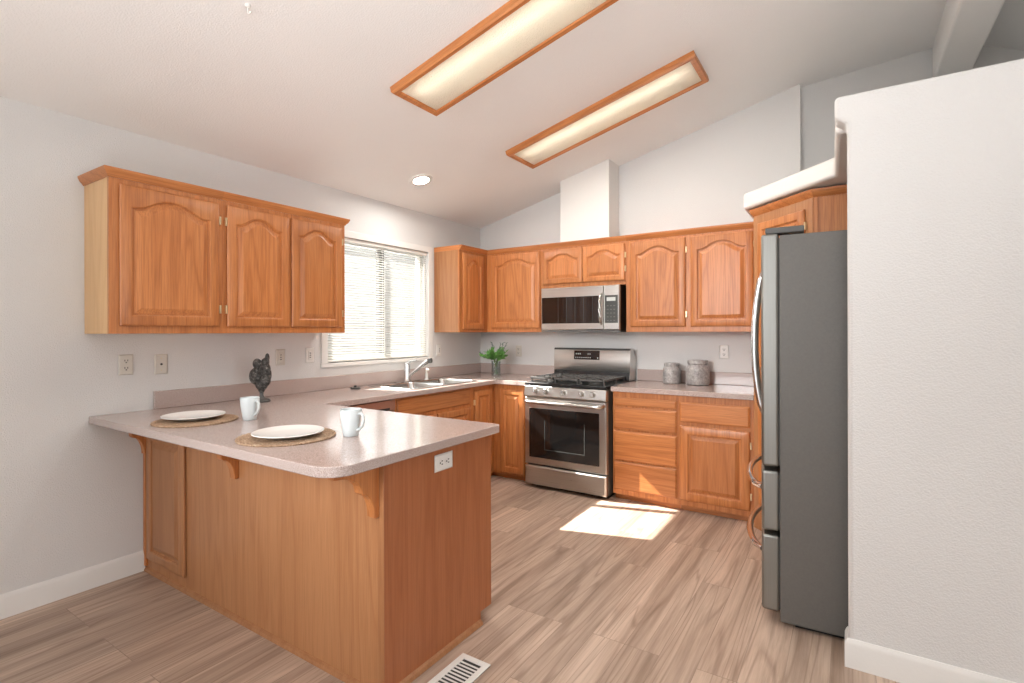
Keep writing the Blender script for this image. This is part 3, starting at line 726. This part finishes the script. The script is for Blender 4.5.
# ------------------------------------------------------------------ pantry and fridge
pz = 2.165
t = thing('pantry_cabinet', 'tall oak corner pantry set diagonally behind the fridge', 'cabinet', (2.857, 0, 0))
pf = [(0, -0.001), (0, -0.655), (0.378, -1.030), (1.11, -1.030), (1.11, -0.001)]
B().prism(pf, 0.0, pz).build('body', 'oak_z', t, 0.001)
mxd = Matrix.Translation((0, -0.655, 0)) @ Matrix.Rotation(-PI / 4, 4, 'Z')
L = math.hypot(0.378, 0.375)
B().box(0.0, L, -0.004, 0.0, 0.001, pz - 0.001).build('face_frame', 'veneer', t, mx=mxd)
for (a, b) in ((0.13, 1.08), (1.12, 2.105)):
    add_door(t, 0.058, L - 0.055, a, b, -0.004, 0.0, 0.055, 'r', mx=mxd, zh=(0.12, 0.1))
B().sweep([(0, -0.36), (0, -0.655), (0.378, -1.030), (1.11, -1.030)], [(o, pz + h) for o, h in CROWN]).build('crown_molding', 'oak_x', t, angle=25)
B().box(0.378, 0.40, -1.036, -1.0305, 0.0, pz).build('corner_stile', 'oak_z', t, 0.001)

FW, FY = 0.845, -1.037      # width, far side
t = thing('refrigerator', 'tall stainless french-door refrigerator with grey sides beside the white partition wall', 'refrigerator', (3.769, FY, 0), math.radians(-86.7))
# local: x towards the camera, -y out of the front (room -x)
fd = 0.678
B().box(0.0, FW, -fd, -0.0, 0.02, 1.812).build('body', 'fridge_side', t, 0.006, 3)
B().box(0.03, FW - 0.03, -fd + 0.06, -0.05, 0.0, 0.02).build('foot', 'black', t)
def bowed(x0, x1, z0, z1, bow0, th=0.072):
    b = B(); n = 14; rings = []
    y0 = -fd - 0.004
    def bow(x): return bow0 * (1 - ((x - FW / 2) / (FW / 2)) ** 2)
    front, back = [], []
    for k in range(n + 1):
        x = x0 + (x1 - x0) * k / n; front.append((x, y0 - th - bow(x)))
    poly = [(x0, y0)] + [(x1, y0)] + front[::-1]
    b.prism(poly, z0, z1)
    return b
for (a, b_) in ((0.001, FW / 2 - 0.003), (FW / 2 + 0.003, FW - 0.001)):
    d = bowed(a, b_, 0.735, 1.822, 0.02).build('door', 'steel_door', t, 0.012, 3)
    B().box(a + 0.012, b_ - 0.012, -fd - 0.004, -fd, 0.745, 1.80).build('gasket', 'dark_plastic', d)
    hx_ = FW / 2 - 0.04 if a < 0.1 else FW / 2 + 0.04
    yb = -fd - 0.076 - 0.019
    hp = []
    for k in range(17):
        u = k / 16; hp.append((hx_, yb + 0.004 - 0.048 * math.sin(PI * u) ** 0.6, 0.93 + 0.75 * u))
    B().tube(hp, 0.016, 12, 0.9, Vector((1, 0, 0))).build('handle', 'chrome', d)
for (z0, z1, zh_) in ((0.435, 0.715, 0.625), (0.062, 0.415, 0.33)):
    d = bowed(0.001, FW - 0.001, z0, z1, 0.02).build('drawer', 'steel_door', t, 0.012, 3)
    B().box(0.012, FW - 0.012, -fd - 0.004, -fd, z0 + 0.01, z1 - 0.01).build('gasket', 'dark_plastic', d)
    hp = []
    for k in range(19):
        u = k / 18; x = 0.05 + (FW - 0.10) * u
        bw_ = 0.02 * (1 - ((x - FW / 2) / (FW / 2)) ** 2)
        hp.append((x, -fd - 0.074 - bw_ + 0.004 - 0.07 * math.sin(PI * u) ** 0.5, zh_))
    B().tube(hp, 0.016, 12, 0.9).build('handle', 'chrome', d)
B().box(0.0 + 0.02, 0.09, -fd - 0.05, -fd + 0.10, 1.823, 1.852).build('hinge_cover', 'dark_plastic', t, 0.005)
B().box(FW - 0.09, FW - 0.012, -fd - 0.06, -fd + 0.10, 1.823, 1.852).build('hinge_cover', 'dark_plastic', t, 0.005)

# ------------------------------------------------------------------ ceiling lights, recessed lamp, hook
def ceiling_light(label, x0, y0, y1, length):
    yc = (y0 + y1) / 2; hy_ = (y1 - y0) / 2
    o = thing('ceiling_light', label, 'ceiling light', (x0, yc, cz(x0)), 0, 'oak-framed fluorescent ceiling lights')
    o.rotation_euler = (0, -math.atan(SL), 0)
    Lx = length; dep = 0.045; fw = 0.045
    prof = [(0.0, -0.001), (0.0, -dep + 0.012), (-0.008, -dep), (-fw + 0.01, -dep + 0.004), (-fw, -dep + 0.014), (-fw, -0.001)]
    for (nm, pth, mat) in (('frame', [(0, -hy_), (0, hy_), (Lx, hy_), (Lx, -hy_), (0, -hy_)], 'oak_x'),):
        # four mitred rails in one frame
        P = pth[:-1]; b = B(); rings = []
        for i in range(4):
            p = P[i]; sx = 1 if p[0] < Lx / 2 else -1; sy = 1 if p[1] < 0 else -1
            rings.append([Vector((p[0] + sx * -off, p[1] + sy * -off, z)) for off, z in prof])
        vs = [[b.bm.verts.new(q) for q in r] for r in rings]
        for i in range(4):
            a, c = vs[i], vs[(i + 1) % 4]
            for k in range(len(prof)): b.bm.faces.new((a[k], a[(k + 1) % len(prof)], c[(k + 1) % len(prof)], c[k]))
        b.build('frame', mat, o, angle=25)
    B().box(fw - 0.002, Lx - fw + 0.002, -hy_ + fw - 0.002, hy_ - fw + 0.002, -0.034, -0.031).build('diffuser', 'acrylic', o)
    tr = B().box(fw - 0.01, Lx - fw + 0.01, -hy_ + fw - 0.01, hy_ - fw + 0.01, 0.10, 0.104)
    for q in ((fw - 0.012, fw - 0.009, -hy_ + fw - 0.01, hy_ - fw + 0.01), (Lx - fw + 0.009, Lx - fw + 0.012, -hy_ + fw - 0.01, hy_ - fw + 0.01), (fw - 0.009, Lx - fw + 0.009, -hy_ + fw - 0.012, -hy_ + fw - 0.009), (fw - 0.009, Lx - fw + 0.009, hy_ - fw + 0.009, hy_ - fw + 0.012)):
        tr.box(q[0], q[1], q[2], q[3], -0.03, 0.10)
    tr.build('tray', 'white', o)
    for ty in (-0.06,):
        B().tube([(fw + 0.05, ty, 0.022), (Lx - fw - 0.05, ty, 0.022)], 0.013, 10).build('tube', 'tube', o)
    l = bpy.data.lights.new('fixture_fill', 'AREA'); l.shape = 'RECTANGLE'; l.size = Lx - 2 * fw - 0.08; l.size_y = 0.05; l.energy = 13; l.color = (1.0, 0.95, 0.88)  # extra strip below the diffuser, added to brighten the kitchen
    lo = bpy.data.objects.new('fixture_fill', l); COL.objects.link(lo); lo.parent = o; lo.location = (Lx / 2, -0.06, -0.036)
    return o
ceiling_light('long oak-framed fluorescent ceiling light nearer the camera, cut off by the picture top', 1.163, -2.455, -2.06, 1.49)
ceiling_light('long oak-framed fluorescent ceiling light nearer the back wall, seen whole', 1.14, -1.205, -0.805, 1.49)
t = thing('recessed_downlight', 'small round recessed downlight lit in the sloping ceiling', 'ceiling light', (0.456, -1.433, cz(0.456)))
t.rotation_euler = (0, -math.atan(SL), 0)
B().lathe([(0.062, -0.002), (0.064, -0.008), (0.082, -0.010), (0.095, -0.006), (0.097, -0.0005)], n=40, cap0=False, cap1=False).build('trim_ring', 'white', t)
B().lathe([(0.063, -0.004), (0.04, -0.006), (0.0005, -0.006)], n=36, cap0=False).build('lens', 'lamp', t)
t = thing('ceiling_hook', 'tiny white hook screwed into the ceiling above the peninsula', 'hook', (1.196, -3.327, cz(1.196)))
B().lathe([(0.012, 0.002), (0.012, -0.010), (0.006, -0.014), (0.0005, -0.014)], n=16).build('plate', 'white', t)
B().tube([(0, 0, -0.012), (0, 0, -0.03)] + [(0.012 - 0.012 * math.cos(a), 0, -0.03 - 0.012 * math.sin(a)) for a in (0.5, 1.0, 1.6, 2.2, 2.8)], 0.0035, 8).build('hook', 'white', t)

# ------------------------------------------------------------------ outlets and switches (local: face -y)
def outlet(label, loc, rotz, kind='duplex', mat='almond', name='wall_outlet', cat='outlet'):
    o = thing(name, label, cat, loc, rotz, 'wall plates')
    B().slab(-0.036, 0.036, -0.058, 0.058, -0.0005, 0.006, 0.003).build('cover_plate', mat, o, angle=8)
    if kind == 'duplex':
        for zc_ in (-0.0205, 0.0205):
            r = B().prism([(0.016 * math.cos(a), zc_ + 0.0145 * math.sin(a)) for a in [2 * PI * k / 20 for k in range(20)]], -0.0065, -0.008, 'y').build('receptacle', mat, o)
            B().box(-0.0088, -0.0048, -0.0086, -0.008, zc_ - 0.001, zc_ + 0.008).box(0.0048, 0.0088, -0.0086, -0.008, zc_ - 0.001, zc_ + 0.008).box(-0.0035, 0.0035, -0.0086, -0.008, zc_ - 0.011, zc_ - 0.005).build('slot', 'slot', r)
    elif kind == 'jack':
        B().lathe([(0.006, 0.0), (0.006, 0.004), (0.0005, 0.004)], n=14, mx=Matrix.Translation((0, -0.0065, 0)) @ Matrix.Rotation(PI / 2, 4, 'X')).build('jack', 'slot', o)
        for z in (-0.035, 0.035): B().lathe([(0.003, 0.0), (0.003, 0.001), (0.0005, 0.001)], n=10, mx=Matrix.Translation((0, -0.0065, z)) @ Matrix.Rotation(PI / 2, 4, 'X')).build('screw', 'hinge', o)
    else:
        r = B().slab(-0.016, 0.016, -0.033, 0.033, -0.0062, 0.004, 0.002).build('insert', mat, o, angle=8)
        for z in (-0.016, 0, 0.016): B().box(-0.006, 0.006, -0.0108, -0.0103, z - 0.003, z + 0.003).build('slot', 'slot', r)
    return o
outlet('duplex outlet on the left wall, farthest from the window below the single-door cabinet', (0.001, -3.349, 1.188), PI / 2)
outlet('ivory jack plate on the left wall, between an outlet and the backsplash end', (0.001, -3.172, 1.182), PI / 2, 'jack', 'almond', 'jack_plate', 'wall plate')
outlet('outlet plate on the left wall just behind the grey figure', (0.001, -2.406, 1.19), PI / 2, 'decora')
outlet('pale plate on the left wall close to the window sill', (0.001, -2.165, 1.195), PI / 2, 'decora', 'white', 'wall_switch', 'switch')
outlet('pale plate on the left wall between window and room corner', (0.001, -0.70, 1.185), PI / 2, 'decora', 'white', 'wall_switch', 'switch')
outlet('outlet on the back wall behind the vase of greenery', (0.50, -0.001, 1.165), 0, 'duplex')
outlet('outlet on the back wall right of the grey jars', (2.535, -0.001, 1.193), 0, 'duplex', 'white')
o = outlet('white outlet mounted sideways on the peninsula end panel', (PX + 0.001, -2.915, 0.816), PI / 2, 'duplex', 'white')
o.rotation_euler = (0, PI / 2, PI / 2)
o.rotation_euler = (Matrix.Rotation(PI / 2, 3, 'Z') @ Matrix.Rotation(PI / 2, 3, 'Y')).to_euler()

# ------------------------------------------------------------------ floor register
t = thing('floor_vent', 'white slotted metal register set in the floor beside the peninsula end', 'vent', (2.107, -3.045, 0))
B().box(-0.07, 0.07, -0.16, 0.16, 0.0005, 0.003).build('duct_opening', 'slot', t)
fb = B()
fb.box(-0.072, -0.046, -0.165, 0.165, 0.003, 0.008).box(0.046, 0.072, -0.165, 0.165, 0.003, 0.008).box(-0.046, 0.046, -0.165, -0.145, 0.003, 0.008).box(-0.046, 0.046, 0.138, 0.165, 0.003, 0.008)
fb.build('frame', 'white', t, 0.0015)
lv = B()
for i in range(1, 15):
    y = -0.145 + 0.283 * i / 15
    lv.box(-0.046, 0.046, y - 0.0035, y + 0.0035, 0.0032, 0.0055)
lv.build('louver', 'white', t)
B().box(0.02, 0.028, 0.142, 0.152, 0.008, 0.014).build('lever', 'white', t, 0.001)

# ------------------------------------------------------------------ table settings
def placemat(label, x, y, r):
    o = tag(B().lathe([(r * 0.985, 0.0003)] + [(r * 0.995, 0.002), (r, 0.005), (r * 0.99, 0.008)] + [(r * (0.98 - 0.06 * k), 0.0085 if k % 2 else 0.0068) for k in range(16)] + [(0.0005, 0.007)], n=72).build('placemat', 'seagrass'), label, 'placemat', 'round placemats')
    o.location = (x, y, CT); return o
pm = placemat('round woven placemat near the wall end of the peninsula', 0.648, -3.285, 0.19)
def wobble(o, amp, n):
    for v in o.data.vertices:
        rr = math.hypot(v.co.x, v.co.y)
        if rr > 0.15:
            a = math.atan2(v.co.y, v.co.x); k = 1 + amp * math.sin(a * n); v.co.x *= k; v.co.y *= k; v.co.z += 0.0012 * math.sin(a * n + 1) * (1 if v.co.z > 0.003 else 0)
wobble(pm, 0.006, 36)
pm2 = pm.copy(); COL.objects.link(pm2); pm2.location = (1.40, -3.277, CT); pm2.scale = (1.04, 1.04, 1)
pm2['label'] = 'round woven placemat nearer the free corner of the peninsula'
pl = tag(B().lathe([(0.075, 0.0005), (0.08, 0.003), (0.11, 0.010), (0.138, 0.017), (0.143, 0.0195), (0.142, 0.022), (0.134, 0.0205), (0.105, 0.0135), (0.08, 0.0095), (0.0005, 0.009)], n=64).build('plate', 'porcelain'), 'white coupe plate on the placemat by the wall', 'plate', 'white dinner plates')
pl.location = (0.611, -3.278, CT + 0.0088)
pl2 = pl.copy(); COL.objects.link(pl2); pl2.location = (1.419, -3.284, CT + 0.0088); pl2['label'] = 'white coupe plate on the placemat next to the front mug'
t = thing('mug', 'white ceramic mug standing before the grey figure', 'mug', (0.836, -3.114, CT), math.radians(6), 'white mugs')
B().lathe([(0.030, 0.0005), (0.0325, 0.003), (0.037, 0.03), (0.043, 0.07), (0.0465, 0.112), (0.0455, 0.1145), (0.0435, 0.112), (0.040, 0.07), (0.034, 0.03), (0.029, 0.008), (0.0005, 0.007)], n=40).build('cup', 'mug_glaze', t)
B().tube([(0.043, 0, 0.097), (0.058, 0, 0.099), (0.069, 0, 0.088), (0.070, 0, 0.068), (0.062, 0, 0.046), (0.049, 0, 0.032), (0.036, 0, 0.027)], 0.0055, 10, 1.3, Vector((0, 1, 0))).build('handle', 'mug_glaze', t)
copy_thing(t, 'white ceramic mug alone near the free corner, right of a plate', (1.603, -3.108, CT), math.radians(8))

# abstract figure
t = thing('sculpture', 'dark grey knobbly abstract figure on a small foot behind the far mug', 'sculpture', (0.236, -2.688, CT))
B().lathe([(0.052, 0.0005), (0.054, 0.008), (0.046, 0.018), (0.020, 0.026), (0.012, 0.040), (0.012, 0.075), (0.0005, 0.078)], n=24).build('foot', 'iron', t)
def lobes(spec):
    bm = bmesh.new()
    for (c, r) in spec:
        ret = bmesh.ops.create_icosphere(bm, subdivisions=3, radius=1.0)
        for v in ret['verts']:
            p = v.co; v.co = Vector((c[0] + p.x * r[0] * 1.15, c[1] + p.y * r[1] * 1.15, c[2] + p.z * r[2]))
    b = B(); b.bm.free(); b.bm = bm; return b
rv = Vector((0.8385, 0.5449, 0))      # sideways across the figure
def S(u, d, z):
    u *= 1.1
    return (rv.x * u - rv.y * d, rv.y * u + rv.x * d, z)
spec = [(S(-0.034, 0, 0.165), (0.036, 0.034, 0.055)), (S(-0.025, 0, 0.245), (0.024, 0.024, 0.034)), (S(0.02, 0.005, 0.205), (0.030, 0.028, 0.05)),
        (S(0.022, 0, 0.255), (0.022, 0.022, 0.028)), (S(0.034, 0, 0.285), (0.012, 0.012, 0.028)), (S(0.0, 0, 0.108), (0.038, 0.030, 0.035)), (S(0.03, -0.01, 0.14), (0.028, 0.024, 0.04)),
        (S(0.048, 0, 0.175), (0.010, 0.010, 0.04)), (S(0.0, 0, 0.08), (0.018, 0.018, 0.025))]
o = lobes(spec).build('figure', 'figure', t)
m = o.modifiers.new('blend', 'REMESH'); m.mode = 'VOXEL'; m.voxel_size = 0.004; m.use_smooth_shade = True

# jars
def jar(label, x, y, r, h):
    t = thing('stoneware_jar', label, 'jar', (x, y, CT), 0, 'grey stoneware jars')
    b = B().lathe([(r * 0.86, 0.0005), (r * 0.95, 0.006), (r, 0.02), (r, h * 0.62), (r * 0.97, h * 0.72), (r * 0.82, h * 0.80), (r * 0.80, h * 0.83), (r * 0.86, h * 0.86), (r * 0.87, h * 0.97), (r * 0.84, h), (r * 0.76, h), (r * 0.74, h * 0.84), (r * 0.86, h * 0.68), (r * 0.9, 0.03), (0.0005, 0.02)], n=40)
    b.build('pot', 'stoneware', t)
    B().lathe([(r * 0.73, h * 0.93), (r * 0.73, h * 0.965), (r * 0.2, h * 0.975), (0.0005, h * 0.975)], n=32).build('stopper', 'stoneware', t)
    return t
jar('smaller grey stoneware jar, left of the pair on the short counter', 2.135, -0.13, 0.074, 0.175)
jar('larger grey stoneware jar, right of the pair on the short counter', 2.352, -0.135, 0.095, 0.205)

# vase with greenery
t = thing('vase', 'clear glass vase standing in the counter corner left of the range', 'vase', (0.43, -0.32, CT))
B().lathe([(0.040, 0.0005), (0.046, 0.004), (0.047, 0.05), (0.044, 0.10), (0.048, 0.15), (0.046, 0.15), (0.041, 0.10), (0.044, 0.05), (0.042, 0.012), (0.0005, 0.010)], n=32).build('vessel', 'vase_glass', t)
B().lathe([(0.041, 0.013), (0.043, 0.05), (0.041, 0.085), (0.0005, 0.085)], n=28).build('water', 'water', t)
g = thing('greenery', 'bunch of green foliage stems standing in the glass vase', 'plant', (0.43, -0.32, CT + 0.02))
st_ = B(); lf = B()
rnd = random.Random(3)
def leaf(b, p, d, L_, w_):
    d = d.normalized(); a = d.cross(Vector((rnd.uniform(-1, 1), rnd.uniform(-1, 1), rnd.uniform(0.2, 1)))).normalized(); nrm = a.cross(d)
    top = [p, p + d * L_ * 0.35 + a * w_ + nrm * 0.003, p + d * L_ * 0.7 + a * w_ * 0.7 - nrm * 0.001, p + d * L_ - nrm * 0.006, p + d * L_ * 0.7 - a * w_ * 0.7 - nrm * 0.001, p + d * L_ * 0.35 - a * w_ + nrm * 0.003]
    mid1, mid2 = p + d * L_ * 0.35 - nrm * 0.002, p + d * L_ * 0.7 - nrm * 0.004
    vs = [b.bm.verts.new(q) for q in top]; m1, m2 = b.bm.verts.new(mid1), b.bm.verts.new(mid2)
    for f in ((vs[0], vs[1], m1), (vs[1], vs[2], m2, m1), (vs[2], vs[3], m2), (vs[0], m1, vs[5]), (m1, m2, vs[4], vs[5]), (m2, vs[3], vs[4])): b.bm.faces.new(f)
for i in range(34):
    a = rnd.uniform(0, 2 * PI); sp_ = rnd.uniform(0.03, 0.15); hgt = rnd.uniform(0.155, 0.245)
    tip = Vector((math.cos(a) * sp_, math.sin(a) * sp_, hgt)); midp = Vector((math.cos(a) * 0.022, math.sin(a) * 0.022, 0.14)); bt = Vector((-math.cos(a) * 0.018, -math.sin(a) * 0.018, 0.0))
    st_.tube([bt, midp, midp.lerp(tip, 0.5) + Vector((0, 0, 0.015)), tip], 0.0016, 5)
    for k in range(13):
        u = k / 12; p = midp.lerp(tip, 0.15 + 0.85 * u); d = Vector((rnd.uniform(-1, 1), rnd.uniform(-1, 1), rnd.uniform(-0.3, 0.8))) + (tip - midp).normalized()
        leaf(lf, p, d, rnd.uniform(0.035, 0.055), rnd.uniform(0.009, 0.014))
for (ux, uz) in ((-0.16, 0.20), (-0.135, 0.165), (-0.04, 0.30), (0.075, 0.30), (0.105, 0.295), (0.045, 0.29)):
    tip = Vector((rv.x * ux, rv.y * ux, uz + 0.01)); midp = Vector((rv.x * ux * 0.3, rv.y * ux * 0.3, 0.15))
    lg2 = B(); lg2.tube([(0, 0, 0.01), midp, tip], 0.0014, 5)
    for k in range(12):
        p = midp.lerp(tip, 0.45 + 0.55 * k / 11); leaf(lg2, p, (tip - midp).normalized() + Vector((rnd.uniform(-.6, .6), rnd.uniform(-.6, .6), rnd.uniform(-.2, .6))), 0.026, 0.005)
    lg2.build('sprig', 'leaf_grey', g, smooth=False)
st_.build('stem', 'stem', g); lf.build('foliage', 'leaf', g, smooth=False)
